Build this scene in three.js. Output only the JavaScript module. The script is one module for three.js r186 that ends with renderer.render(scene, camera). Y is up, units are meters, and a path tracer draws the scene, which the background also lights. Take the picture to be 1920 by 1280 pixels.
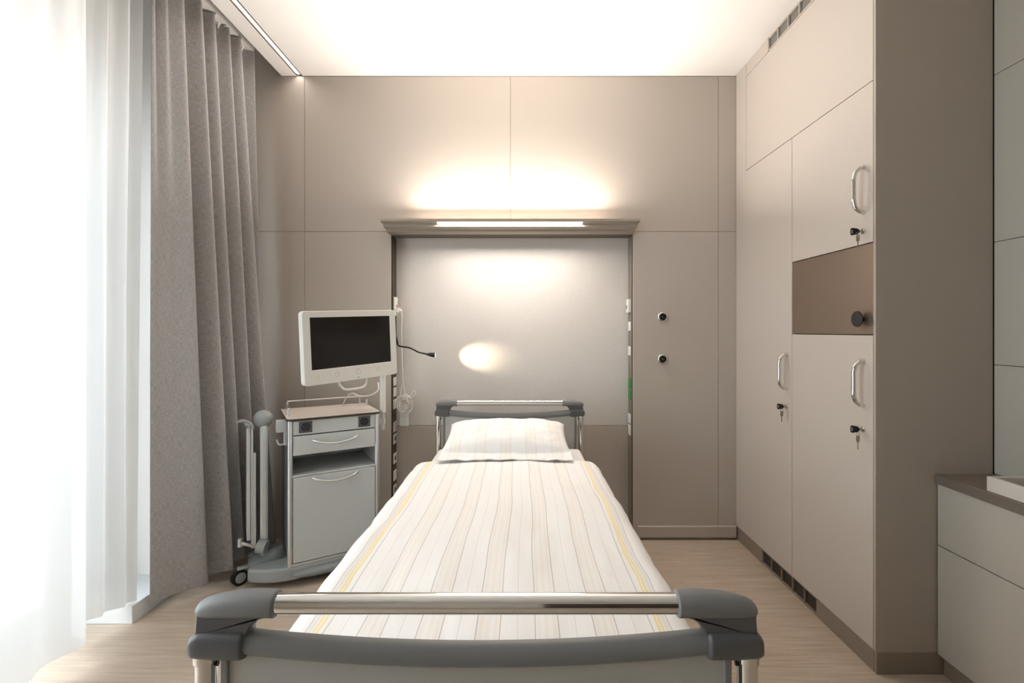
import * as THREE from 'three';
import { RoundedBoxGeometry } from 'three/addons/geometries/RoundedBoxGeometry.js';
import { mergeGeometries } from 'three/addons/utils/BufferGeometryUtils.js';
import { ImprovedNoise } from 'three/addons/math/ImprovedNoise.js';
import { RectAreaLightUniformsLib } from 'three/addons/lights/RectAreaLightUniformsLib.js';

// ------------------------------------------------------------------ camera, sky, exposure
const EYE = 1.402;                       // eye height; the photograph is a straight one-point view
const camera = new THREE.PerspectiveCamera(2 * Math.atan(640 / 890) * 180 / Math.PI, 1.5, 0.02, 200);
camera.position.set(0, EYE, 0);
camera.lookAt(0, EYE, -1);
camera.setViewOffset(1920, 1280, -18, 20, 1920, 1280);
const scene = new THREE.Scene();
scene.background = new THREE.Color().setRGB(0.85, 0.94, 1.0);   // bright even overcast
scene.backgroundIntensity = 3.9;
const renderer = new THREE.WebGLRenderer({ antialias: true });
renderer.toneMapping = THREE.LinearToneMapping;
renderer.toneMappingExposure = 1.9;
renderer.shadowMap.enabled = true;
RectAreaLightUniformsLib.init();
const WARM = new THREE.Color().setRGB(1.0, 0.925, 0.855);
const UPLIGHT = 170, DOWNLIGHT = 56, STRIP = 8, SPOT = 0.7;

// ------------------------------------------------------------------ helpers
const noise = new ImprovedNoise();
let seed = 7;
const rnd = () => { seed = (seed * 1664525 + 1013904223) % 4294967296; return seed / 4294967296; };
const taken = {};
function numbered(name) {
  if (!(name in taken)) { taken[name] = 0; return name; }
  taken[name]++;
  return name + '_' + String(taken[name]).padStart(3, '0');
}
function mesh(name, geo, mat, parent) {
  const m = new THREE.Mesh(Array.isArray(geo) ? merge(geo) : geo, mat);
  m.name = name; m.castShadow = true; m.receiveShadow = true;
  if (parent) parent.add(m);
  return m;
}
function merge(list) {
  const flat = list.map((g) => {
    const n = g.index ? g.toNonIndexed() : g.clone();
    for (const k of Object.keys(n.attributes)) if (!['position', 'normal', 'uv'].includes(k)) n.deleteAttribute(k);
    return n;
  });
  return mergeGeometries(flat);
}
function top(o, name, label, category, group) {
  o.name = numbered(name); scene.add(o);
  o.userData = { label, category };
  if (group) o.userData.group = group;
  return o;
}
function thing(name, label, category, [x, y, z] = [0, 0, 0], turn = 0, group) {
  const o = new THREE.Group(); top(o, name, label, category, group);
  o.position.set(x, y, z); o.rotation.y = turn;
  return o;
}
function single(name, label, category, geo, mat, group) { return top(mesh(name, geo, mat), name, label, category, group); }
function struct(name, geo, mat, label, category) {
  const o = mesh(name, geo, mat); top(o, name, label, category); o.userData.kind = 'structure';
  return o;
}
// box from corner to corner, edges eased, uv in metres
function box(x0, x1, y0, y1, z0, z1, r = 0.0012) {
  const w = x1 - x0, h = y1 - y0, d = z1 - z0;
  const rr = Math.min(r, w / 2.2, h / 2.2, d / 2.2);
  const g = r > 0 ? new RoundedBoxGeometry(w, h, d, r > 0.004 ? 3 : 1, rr) : new THREE.BoxGeometry(w, h, d);
  g.translate((x0 + x1) / 2, (y0 + y1) / 2, (z0 + z1) / 2);
  return metreUV(g);
}
function metreUV(g0) {
  const g = g0.index ? g0.toNonIndexed() : g0, p = g.attributes.position, uv = new Float32Array(p.count * 2);
  const a = new THREE.Vector3(), b = new THREE.Vector3(), c = new THREE.Vector3(), n = new THREE.Vector3();
  for (let i = 0; i < p.count; i += 3) {
    a.fromBufferAttribute(p, i); b.fromBufferAttribute(p, i + 1); c.fromBufferAttribute(p, i + 2);
    n.copy(b).sub(a).cross(c.clone().sub(a));
    const ax = Math.abs(n.x), ay = Math.abs(n.y), az = Math.abs(n.z);
    [a, b, c].forEach((v, k) => {
      const [u, w] = ax >= ay && ax >= az ? [v.z, v.y] : ay >= az ? [v.x, v.z] : [v.x, v.y];
      uv[(i + k) * 2] = u; uv[(i + k) * 2 + 1] = w;
    });
  }
  g.setAttribute('uv', new THREE.BufferAttribute(uv, 2));
  return g;
}
const V = (x, y, z) => new THREE.Vector3(x, y, z);
function cyl(a, b, r, r2 = r, seg = 24) {
  const d = b.clone().sub(a), g = new THREE.CylinderGeometry(r2, r, d.length(), seg);
  g.applyQuaternion(new THREE.Quaternion().setFromUnitVectors(V(0, 1, 0), d.clone().normalize()));
  g.translate((a.x + b.x) / 2, (a.y + b.y) / 2, (a.z + b.z) / 2);
  return g;
}
function tube(pts, r, seg = 48, rad = 12, closed = false, tension = 0.5) {
  const c = new THREE.CatmullRomCurve3(pts, closed, 'catmullrom', tension);
  const list = [new THREE.TubeGeometry(c, seg, r, rad, closed)];
  if (!closed) for (const p of [pts[0], pts[pts.length - 1]]) { const s = new THREE.SphereGeometry(r, rad, 8); s.translate(p.x, p.y, p.z); list.push(s); }
  return merge(list);
}
// rings of points joined into a closed skin
function loft(rings) {
  const n = rings[0].length, pos = [], idx = [];
  rings.forEach((r) => r.forEach((p) => pos.push(p.x, p.y, p.z)));
  for (let i = 0; i < rings.length - 1; i++) for (let k = 0; k < n; k++) {
    const a = i * n + k, b = i * n + (k + 1) % n, c = a + n, d = b + n;
    idx.push(a, b, c, b, d, c);
  }
  for (const [i, flip] of [[0, true], [rings.length - 1, false]]) {
    const m = pos.length / 3, ctr = rings[i].reduce((s, p) => s.add(p), V(0, 0, 0)).divideScalar(n);
    pos.push(ctr.x, ctr.y, ctr.z);
    for (let k = 0; k < n; k++) { const a = i * n + k, b = i * n + (k + 1) % n; flip ? idx.push(m, b, a) : idx.push(m, a, b); }
  }
  const g = new THREE.BufferGeometry();
  g.setAttribute('position', new THREE.Float32BufferAttribute(pos, 3));
  g.setAttribute('uv', new THREE.Float32BufferAttribute(new Float32Array(pos.length / 3 * 2), 2));
  g.setIndex(idx); g.computeVertexNormals();
  return g;
}
const ring = (f, n = 24) => Array.from({ length: n }, (_, k) => f(k / n * Math.PI * 2));
function extrude(pts, depth, bevel = 0.001, curveSegments = 12) {
  const s = pts instanceof THREE.Shape ? pts : new THREE.Shape(pts.map((p) => new THREE.Vector2(p[0], p[1])));
  const g = new THREE.ExtrudeGeometry(s, { depth: depth - 2 * bevel, bevelEnabled: bevel > 0, bevelThickness: bevel, bevelSize: bevel, bevelOffset: -bevel, bevelSegments: bevel > 0.003 ? 3 : 1, curveSegments });
  g.translate(0, 0, bevel);
  return g;
}
// a cloth as one sheet or, with thickness t, a closed skin of that thickness; f(u, v) -> Vector3, uvf(u, v) -> [u, v]
function sheet(f, nu, nv, t = 0, uvf = (u, v) => [u, v]) {
  const P = [], uv = [], idx = [];
  for (let j = 0; j <= nv; j++) for (let i = 0; i <= nu; i++) { P.push(f(i / nu, j / nv)); uv.push(...uvf(i / nu, j / nv)); }
  const W = nu + 1;
  for (let j = 0; j < nv; j++) for (let i = 0; i < nu; i++) { const a = j * W + i; idx.push(a, a + 1, a + W, a + 1, a + W + 1, a + W); }
  const g = new THREE.BufferGeometry(), pos = P.flatMap((p) => [p.x, p.y, p.z]);
  g.setAttribute('position', new THREE.Float32BufferAttribute(pos, 3));
  g.setAttribute('uv', new THREE.Float32BufferAttribute(uv, 2));
  g.setIndex(idx); g.computeVertexNormals();
  if (!t) return g;
  const nrm = g.attributes.normal, N = P.length, pos2 = pos.slice(), uv2 = uv.concat(uv), idx2 = idx.slice();
  for (let k = 0; k < N; k++) pos2.push(pos[k * 3] - nrm.getX(k) * t, pos[k * 3 + 1] - nrm.getY(k) * t, pos[k * 3 + 2] - nrm.getZ(k) * t);
  for (let k = 0; k < idx.length; k += 3) idx2.push(idx[k] + N, idx[k + 2] + N, idx[k + 1] + N);
  const edge = (a, b) => idx2.push(a, a + N, b, b, a + N, b + N);
  for (let i = 0; i < nu; i++) { edge(i, i + 1); edge(nv * W + i + 1, nv * W + i); }
  for (let j = 0; j < nv; j++) { edge((j + 1) * W, j * W); edge(j * W + nu, (j + 1) * W + nu); }
  const h = new THREE.BufferGeometry();
  h.setAttribute('position', new THREE.Float32BufferAttribute(pos2, 3));
  h.setAttribute('uv', new THREE.Float32BufferAttribute(uv2, 2));
  h.setIndex(idx2); h.computeVertexNormals();
  return h;
}
function tex(w, h, fn, srgb = true, rep = [1, 1]) {
  const d = new Uint8Array(w * h * 4);
  for (let y = 0; y < h; y++) for (let x = 0; x < w; x++) {
    const c = fn(x, y), i = (y * w + x) * 4;
    d[i] = c[0]; d[i + 1] = c[1]; d[i + 2] = c[2]; d[i + 3] = 255;
  }
  const t = new THREE.DataTexture(d, w, h, THREE.RGBAFormat);
  t.wrapS = t.wrapT = THREE.RepeatWrapping; t.magFilter = THREE.LinearFilter; t.minFilter = THREE.LinearMipmapLinearFilter; t.generateMipmaps = true;
  if (srgb) t.colorSpace = THREE.SRGBColorSpace;
  t.repeat.set(...rep); t.needsUpdate = true;
  return t;
}
const std = (color, roughness = 0.5, metalness = 0, more = {}) => new THREE.MeshStandardMaterial({ color, roughness, metalness, ...more });
const clamp = (v) => Math.max(0, Math.min(255, v));

// ------------------------------------------------------------------ textures and materials
// wood-look vinyl: long streaks across the room (along x)
const N = (x, y, z = 0) => noise.noise(x, y, z);
const floorRow = Array.from({ length: 1024 }, () => rnd());
const floorTex = tex(1024, 1024, (x, y) => {
  const xx = x / 1024, yy = y;
  const wrapN = (fx, fy, z) => { // tile along x
    const a = N(xx * fx, yy * fy, z), b = N((xx - 1) * fx, yy * fy, z); return a * (1 - xx) + b * xx;
  };
  const row = floorRow[y] * 0.6 + floorRow[(y + 1) % 1024] * 0.4;
  const s = wrapN(5, 0.11, 1) * 20 + wrapN(9, 0.37, 5) * 14 + wrapN(40, 0.5, 9) * 7 + (row - 0.5) * 10 + wrapN(3, 0.03, 2) * 10;
  return [clamp(188 + s), clamp(171 + s * 1.02), clamp(153 + s * 1.05)];
}, true, [1 / 1.2, 1 / 1.2]);
const weave = tex(256, 256, (x, y) => {
  const a = 128 + 55 * Math.sin(x * Math.PI / 2) * Math.sin(y * Math.PI / 2) + (rnd() - 0.5) * 110; return [clamp(a), clamp(a), clamp(a)];
}, false, [10, 10]);
const greyCloth = tex(512, 512, (x, y) => {
  const s = (rnd() - 0.5) * 34 + N(x / 2.2, y / 26, 3) * 20 + N(x / 30, y / 2.2, 8) * 20;
  return [clamp(171 + s), clamp(168 + s), clamp(166 + s)];
}, true, [1.6, 1.6]);
const fleck = tex(512, 512, (x, y) => {
  const s = N(x / 3, y / 3, 2) * 24 + N(x / 8, y / 6, 7) * 14 + (rnd() - 0.5) * 16; return [clamp(218 + s), clamp(212 + s), clamp(206 + s)];
}, true, [2.5, 2.5]);
const fleckBump = tex(512, 512, (x, y) => { const a = 128 + N(x / 3, y / 3, 2) * 90 + N(x / 8, y / 6, 7) * 60; return [clamp(a), clamp(a), clamp(a)]; }, false, [2.5, 2.5]);
const brushed = tex(64, 512, (x, y) => { const a = 120 + (floorRow[y * 2] - 0.5) * 60 + (floorRow[y] - 0.5) * 30 + N(x / 20, y / 2, 1) * 20; return [clamp(a), clamp(a), clamp(a)]; }, false, [2, 5]);
// woven stripes of the duvet and the pillow; the map's u runs over 1.3 m across the cloth
const SPAN = 1.3;
function stripes(yellow, thin, band, edge) {
  return tex(2048, 64, (x, y) => {
    const s = Math.abs((x / 2048 - 0.5) * SPAN);
    let c = [248, 246, 244];
    const mix = (k, t) => { c = c.map((v, i) => v + (k[i] - v) * t); };
    for (const [a, b] of [[0, 0.027], [0.106, 0.158], [0.239, 0.291]]) {
      if (s > a && s < b) { const q = (s - a) / (b - a); const w = a === 0 ? Math.abs(Math.cos(s * 175)) : Math.abs(Math.sin(q * 9.5)); mix([236, 214, 184], band * (0.1 + 0.9 * w ** 4)); }
    }
    for (const l of [0.027, 0.106, 0.158, 0.239, 0.291, 0.374, 0.42, 0.5, 0.56]) mix([142, 130, 126], thin * Math.max(0, 1 - Math.abs(s - l) / 0.0017));
    for (const l of [0.066, 0.1985, 0.3325]) mix([176, 170, 168], 0.55 * thin * Math.max(0, 1 - Math.abs(s - l) / 0.0013));
    if (yellow) for (const l of [0.391, 0.4]) mix([246, 214, 120], 0.6 * Math.max(0, Math.min(1, (0.0036 - Math.abs(s - l)) / 0.0016)));
    if (s > 0.405 && s < 0.416) mix([214, 208, 206], 0.35);
    const f = (rnd() - 0.5) * 6; return c.map((v) => clamp(v + f));
  });
}
const duvetTex = stripes(true, 0.6, 0.24), pillowTex = stripes(false, 0.25, 0.24);

const M = {
  white: std('#e9e6e2', 0.75), ceiling: std('#efece8', 0.9), plinth: std('#e3e5e4', 0.5),
  taupe: std('#bdb3a9', 0.55), taupeDoor: std('#c1b7ad', 0.5), taupeShaded: std('#a89c90', 0.55), gap: std('#2b2622', 0.9), joint: std('#756a5e', 0.7),
  greige: std('#b4aea3', 0.42), kick: std('#8b7f72', 0.5), frame: std('#857a6d', 0.45, 0.25),
  darkRail: std('#3b332b', 0.5), worktop: std('#807468', 0.45), worktopEdge: std('#6f665c', 0.4), basin: std('#cdc6bd', 0.3),
  floor: new THREE.MeshStandardMaterial({ map: floorTex, roughness: 0.42 }),
  recessBoard: new THREE.MeshStandardMaterial({ map: fleck, bumpMap: fleckBump, bumpScale: 0.0012, roughness: 0.55 }),
  curtain: new THREE.MeshStandardMaterial({ map: greyCloth, bumpMap: greyCloth, bumpScale: 0.0008, roughness: 0.95 }),
  sheer: new THREE.MeshPhysicalMaterial({ color: '#f4f5f5', roughness: 0.82, transmission: 0.26, thickness: 0, specularIntensity: 0.1, side: THREE.DoubleSide }),
  glass: new THREE.MeshPhysicalMaterial({ color: '#ffffff', roughness: 0, transmission: 1, thickness: 0, ior: 1.45 }),
  chrome: std('#e2e1df', 0.06, 1), satin: std('#dcdddd', 0.3, 0.75), alu: std('#d8dada', 0.38, 0.35),
  greyPlastic: std('#7d7d7d', 0.42), darkPlastic: std('#5a5a5b', 0.4), bedPanel: std('#b4b2ad', 0.35), steel: std('#b8babb', 0.4, 0.6),
  sheetWhite: new THREE.MeshStandardMaterial({ color: '#ece9e6', roughness: 0.9, bumpMap: weave, bumpScale: 0.0003 }),
  duvet: new THREE.MeshStandardMaterial({ map: duvetTex, roughness: 0.9 }),
  pillow: new THREE.MeshStandardMaterial({ map: pillowTex, roughness: 0.9 }),
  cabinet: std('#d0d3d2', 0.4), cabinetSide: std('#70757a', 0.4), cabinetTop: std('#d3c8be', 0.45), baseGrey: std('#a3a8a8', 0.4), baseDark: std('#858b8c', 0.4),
  black: std('#17171a', 0.45), rubber: std('#232324', 0.7), socketGrey: std('#53565a', 0.5), whitePlastic: std('#e4e4de', 0.38), screen: std('#0c0b0a', 0.12), icon: std('#c4c4bf', 0.5),
  cable: std('#e3dfd8', 0.5), red: std('#b3423e', 0.5), green: std('#0e8a38', 0.4), brass: std('#b9a06a', 0.35, 0.9),
  bronze: new THREE.MeshStandardMaterial({ color: '#8a7869', metalness: 0.55, roughness: 0.3, bumpMap: brushed, bumpScale: 0.0002 }),
  lampBody: std('#aaa093', 0.42, 0.2), keyMetal: std('#a39788', 0.35, 0.9),
  glow: new THREE.MeshStandardMaterial({ color: '#fff4e6', emissive: new THREE.Color().setRGB(1, 0.88, 0.74), emissiveIntensity: 2.2 }),
  mesh: std('#77746d', 0.6), meshDark: std('#3d362e', 0.7), terrace: std('#b9b8b4', 0.9),
};

// ------------------------------------------------------------------ the room
const BACK = -3.2, CEIL = 3.12, DOORX = 1.4455, RIGHT = 1.924, NEAR = -1.937, FRONT = 2.0, WINX = -2.2;
struct('floor', box(-2.45, 2.1, -0.15, 0, -3.6, FRONT + 0.2, 0), M.floor, 'wood-look vinyl floor with fine crosswise streaks', 'floor');
struct('ceiling', [
  box(-1.618, -1.517, CEIL, 3.5, -3.5, FRONT + 0.2, 0), box(-1.475, 2.1, CEIL, 3.5, -3.5, FRONT + 0.2, 0), box(-1.517, -1.475, CEIL, 3.5, -0.598, FRONT + 0.2, 0),
  box(-1.53, -1.46, 3.2, 3.5, -3.5, FRONT + 0.2, 0), box(-2.45, -1.6, 3.4, 3.5, -3.6, FRONT + 0.2, 0),
], M.ceiling, 'flat white ceiling with a curtain recess along the window', 'ceiling');
// back wall: a core and laminate panels with shadow joints
const ROW = 2.071, RX0 = -0.881, RX1 = 0.7515, RT = 2.05, J = 0.0011;
const wallBack = struct('wall_back', [box(-2.45, 2.1, 0, 3.3, -3.6, -3.345, 0), box(-2.45, RX0 - 0.001, 0, CEIL, -3.35, BACK - 0.012, 0), box(RX1 + 0.001, 2.1, 0, CEIL, -3.35, BACK - 0.012, 0), box(RX0 - 0.001, RX1 + 0.001, RT, CEIL, -3.35, BACK - 0.012, 0), box(-2.45, -1.62, CEIL, 3.4, -3.6, BACK - 0.012, 0)], M.joint, 'taupe laminate panelled wall behind the bed', 'wall');
const panel = (x0, x1, y0, y1) => mesh('wall_panel', box(x0 + J, x1 - J, y0 + J, y1 - J, BACK - 0.013, BACK, 0.0012), M.taupe, wallBack);
for (const [a, b] of [[-1.4635, -0.0755], [-0.0755, 1.327], [1.327, 1.95]]) panel(a, b, ROW, CEIL - 0.003);
{ const g = extrude([[-2.44, ROW + J], [-1.4635 - J, ROW + J], [-1.4635 - J, CEIL - 0.004], [-1.6195, CEIL - 0.004], [-1.6195, 3.399], [-2.44, 3.399]], 0.013, 0.001); g.translate(0, 0, BACK - 0.013); mesh('wall_panel', g, M.taupe, wallBack); }
for (const [a, b] of [[-2.44, -1.4635], [-1.4635, RX0 + J], [RX1 - J, 1.327], [1.327, 1.95]]) panel(a, b, 0.0, ROW);
mesh('recess_board', box(RX0 + 0.001, RX1 - 0.001, 0.742, RT, -3.345, -3.32, 0.001), M.recessBoard, wallBack);
mesh('recess_lower_board', box(RX0 + 0.001, RX1 - 0.001, 0, 0.739, -3.345, -3.318, 0.001), M.taupe, wallBack);
struct('baseboard_back', box(RX1 + 0.03, DOORX - 0.004, 0.018, 0.092, BACK, BACK + 0.022, 0.004), M.taupe, 'taupe bumper board low on the back wall', 'baseboard');
// left: window wall, pier and plinth
struct('wall_left', [
  box(-2.45, -1.99, 0, 3.4, -3.35, -2.57, 0.002), box(-2.45, WINX, 0, 3.4, -2.57, -2.3, 0), box(-2.45, WINX, 2.62, 3.4, -2.3, 0.2, 0.002),
  box(-2.45, WINX, 0, 0.06, -2.3, 0.2, 0), box(-2.45, WINX, 0, 3.4, 0.2, FRONT + 0.2, 0),
], M.white, 'white window wall with a corner pier', 'wall');
struct('trim_1', box(-2.2, -1.862, 0, 0.085, -3.2, -2.27, 0.002), M.plinth, 'low white plinth under the curtains', 'plinth');
const win = struct('window_1', merge([
  box(-2.34, -2.22, 0.06, 2.62, -2.3, -2.2, 0.004), box(-2.34, -2.22, 0.06, 2.62, 0.1, 0.2, 0.004), box(-2.34, -2.22, 2.53, 2.62, -2.2, 0.1, 0.004), box(-2.34, -2.22, 0.06, 0.14, -2.2, 0.1, 0.004), box(-2.34, -2.22, 0.14, 2.53, -1.1, -1.0, 0.004),
]), M.white, 'tall white framed window behind the sheer curtain', 'window');
mesh('pane', box(-2.285, -2.275, 0.14, 2.53, -2.2, -1.1, 0), M.glass, win);
mesh('pane', box(-2.285, -2.275, 0.14, 2.53, -1.0, 0.1, 0), M.glass, win);
mesh('handle', merge([box(-2.22, -2.205, 1.1, 1.24, -2.265, -2.235, 0.003), box(-2.21, -2.17, 1.2, 1.22, -2.26, -2.24, 0.004), box(-2.182, -2.168, 1.08, 1.22, -2.262, -2.238, 0.005)]), M.alu, win);
struct('terrace', box(-5, -2.45, -0.2, -0.02, -4, 3, 0), M.terrace, 'pale terrace outside the window', 'terrace');
// right and front walls
const wallRight = struct('wall_right', box(RIGHT + 0.02, 2.15, 0, 3.5, -3.6, FRONT + 0.2, 0), M.gap, 'grey panelled wall above the washstand', 'wall');
for (const [z0, z1] of [[NEAR + 0.003, -0.75], [-0.75, 0.6], [0.6, FRONT]]) for (const [y0, y1] of [[0.0, 0.821], [0.821, 1.264], [1.264, 1.763], [1.763, 2.443], [2.443, CEIL]])
  mesh('wall_panel', box(RIGHT, RIGHT + 0.02, y0 + J, y1 - J, z0 + J, z1 - J, 0.0015), M.greige, wallRight);
struct('wall_front', box(-2.45, 2.15, 0, 3.5, FRONT, FRONT + 0.2, 0), M.taupe, 'taupe wall behind the viewer', 'wall');

const door1 = struct('door_1', box(0.15, 1.15, 0.005, 2.15, FRONT - 0.045, FRONT - 0.004, 0.003), M.darkRail, 'added dark door, out of view behind the viewer', 'door');  // unseen door, added for the dark streak reflected in the push bar
mesh('handle', [cyl(V(0.24, 1.05, FRONT - 0.045), V(0.24, 1.05, FRONT - 0.1), 0.009), cyl(V(0.24, 1.05, FRONT - 0.1), V(0.36, 1.05, FRONT - 0.1), 0.009)], M.chrome, door1);

// ------------------------------------------------------------------ lamps of the room
function area(w, h, intensity, pos, target, parent = scene, color = WARM) {
  const l = new THREE.RectAreaLight(color, intensity, w, h);
  l.position.copy(pos); parent.add(l); l.lookAt(target); l.castShadow = true;
  return l;
}
{ // line of light sunk in the ceiling
  const t = thing('ceiling_light', 'thin warm line of light sunk into the ceiling beside the grey curtain', 'ceiling light', [-1.496, CEIL, 0]);
  mesh('channel', [box(-0.021, -0.0125, 0.0, 0.06, BACK + 0.004, -0.6, 0), box(0.0125, 0.021, 0.0, 0.06, BACK + 0.004, -0.6, 0), box(-0.021, 0.021, 0.06, 0.066, BACK + 0.004, -0.6, 0)], M.darkRail, t);
  mesh('light_diffuser', box(-0.0105, 0.0105, 0.008, 0.02, BACK + 0.006, -0.61, 0), M.glow, t);
  area(0.02, 2.58, STRIP, V(-1.496, CEIL + 0.0072, -1.9), V(-1.496, 0, -1.9));
}
{ // lamp rail over the bed: up light for the ceiling, down light for the bed
  const t = thing('bed_lamp', 'long grey metal wall lamp shining up and down above the bed', 'wall lamp', [-0.0735, 0, BACK]);
  const prof = [[0, 2.05], [0.05, 2.06], [0.05, 2.07], [0.098, 2.083], [0.1, 2.097], [0.136, 2.106], [0.143, 2.109], [0.143, 2.124], [0.139, 2.125], [0.137, 2.125], [0.137, 2.112], [0.06, 2.112], [0.06, 2.125], [0, 2.125]];
  const hw = (z) => 0.808 + z * 0.16;
  const rings = [-1, 1].map((s) => prof.map(([z, y]) => V(s * hw(z), y, z)));
  const n = prof.length, geos = [];
  const quad = (a, b, c, d) => { const g = new THREE.BufferGeometry(); g.setAttribute('position', new THREE.Float32BufferAttribute([a, b, c, a, c, d].flatMap((p) => [p.x, p.y, p.z]), 3)); g.computeVertexNormals(); return metreUV(g); };
  for (let k = 0; k < n; k++) { const m = (k + 1) % n; geos.push(quad(rings[0][k], rings[0][m], rings[1][m], rings[1][k])); }
  mesh('body', geos, M.lampBody, t);
  for (const s of [-1, 1]) {
    const sh = extrude(prof.map(([z, y]) => [z, y]), 0.008, 0.0005); sh.rotateY(-Math.PI / 2); sh.translate(0, 0, 0);
    const p = sh.attributes.position; for (let i = 0; i < p.count; i++) p.setX(i, s * hw(p.getZ(i)) + p.getX(i) + (s > 0 ? 0.008 : 0));
    sh.computeVertexNormals(); mesh('end_cap', sh, M.lampBody, t);
  }
  const strip = mesh('light_diffuser', quad(V(-0.474, 2.0962, 0.101), V(0.468, 2.0962, 0.101), V(0.468, 2.1048, 0.135), V(-0.474, 2.1048, 0.135)), M.glow, t);
  mesh('uplight_diffuser', box(-0.625, 0.625, 2.1121, 2.1165, 0.083, 0.114, 0), M.glow, t);
  area(0.94, 0.032, DOWNLIGHT, V(-0.0765, 2.098, BACK + 0.119), V(-0.0765, 1.1, BACK + 0.119 + 0.15));
  area(1.25, 0.03, UPLIGHT, V(-0.0735, 2.1275, BACK + 0.0985), V(-0.0735, 3.1275, BACK + 0.0985 + 0.9));
}

// ------------------------------------------------------------------ curtains
function spline(pts) { return new THREE.CatmullRomCurve3(pts.map(([x, d]) => V(x, 0, -d)), false, 'catmullrom', 0.5); }
function drape(topPts, botPts, y0, y1, nu, nv, t, pleats, ampl, nz) {
  const A = spline(topPts), B = spline(botPts);
  const n = topPts.length - 1;
  const at = (c, u) => c.getPoint(u);
  const len = B.getLength();
  return sheet((u, v) => {
    const a = at(A, u), b = at(B, u), k = 1 - v;          // v = 0 at the top
    const p = b.lerp(a, k);
    const w = ampl * Math.pow(1 - v, 1.6) * Math.sin(u * Math.PI * 2 * pleats + 0.7);
    p.x += w + N(u * 7, v * 1.2, nz) * 0.012; p.z += N(u * 7, v * 1.2, nz + 5) * 0.01;
    p.y = y1 + (y0 - y1) * v;
    return p;
  }, nu, nv, t, (u, v) => [u * len * 1.25, (1 - v) * (y1 - y0)]);
}
const greyTop = [[-1.825, 2.33], [-1.779, 2.37], [-1.732, 2.42], [-1.84, 2.46], [-1.712, 2.52], [-1.82, 2.57], [-1.705, 2.64], [-1.82, 2.69], [-1.70, 2.75], [-1.81, 2.80], [-1.692, 2.86], [-1.80, 2.91], [-1.68, 2.98]];
const greyBot = [[-1.835, 2.335], [-1.765, 2.43], [-1.679, 2.541], [-1.86, 2.60], [-1.621, 2.672], [-1.84, 2.73], [-1.635, 2.80], [-1.83, 2.85], [-1.60, 2.89], [-1.80, 2.93], [-1.548, 2.985], [-1.70, 3.03], [-1.66, 3.06]];
const gc = thing('grey_curtain', 'heavy grey woven curtain gathered in folds beside the sheer', 'curtain', [0, 0, 0]);
mesh('cloth', drape(greyTop, greyBot, 0.06, 3.155, 220, 60, 0.003, 15, 0.012, 1.5), M.curtain, gc);
const gA = spline(greyTop);
for (let k = 0; k < 15; k++) { // gliders that hold the heading to the track
  const p = gA.getPoint((k + 0.5) / 15);
  mesh('glider', [box(p.x - 0.004, p.x + 0.004, 3.14, 3.165, p.z - 0.006, p.z + 0.006, 0.002), box(p.x - 0.009, p.x + 0.009, 3.155, 3.172, p.z - 0.007, p.z + 0.007, 0.002)], M.whitePlastic, gc);
}
struct('trim_2', [box(-1.81, -1.70, 3.17, 3.4, -3.02, 1.8, 0.002), box(-1.93, -1.85, 3.17, 3.4, -2.55, 1.8, 0.002)], M.white, 'white double curtain track along the ceiling recess', 'curtain track');
{
  const topP = [], botP = [];
  for (let z = -1.25, k = 0; z > -1.7; z -= 0.115, k++) { topP.push([-1.90 + (k % 2 ? 0.05 : -0.03), -z]); botP.push([-1.88 + (k % 2 ? 0.06 : -0.04) + 0.01 * Math.sin(k * 1.7), -z]); }  // unseen near end cut short so the bare window lets more daylight in
  topP.push([-1.87, 1.80], [-1.86, 1.93], [-1.865, 2.02], [-1.95, 2.07], [-1.96, 2.14], [-1.90, 2.18], [-1.95, 2.22], [-1.885, 2.27], [-1.925, 2.31], [-1.872, 2.345]);
  botP.push([-1.835, 1.77], [-1.87, 1.86], [-1.827, 1.985], [-1.94, 2.05], [-1.975, 2.13], [-1.93, 2.17], [-1.94, 2.21], [-1.885, 2.25], [-1.905, 2.28], [-1.868, 2.305]);
  const sheer = single('sheer_curtain', 'translucent white sheer curtain hanging in front of the window', 'curtain', drape(topP, botP, 0.092, 3.165, 220, 60, 0, 13, 0.01, 7.5), M.sheer);
}

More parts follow.
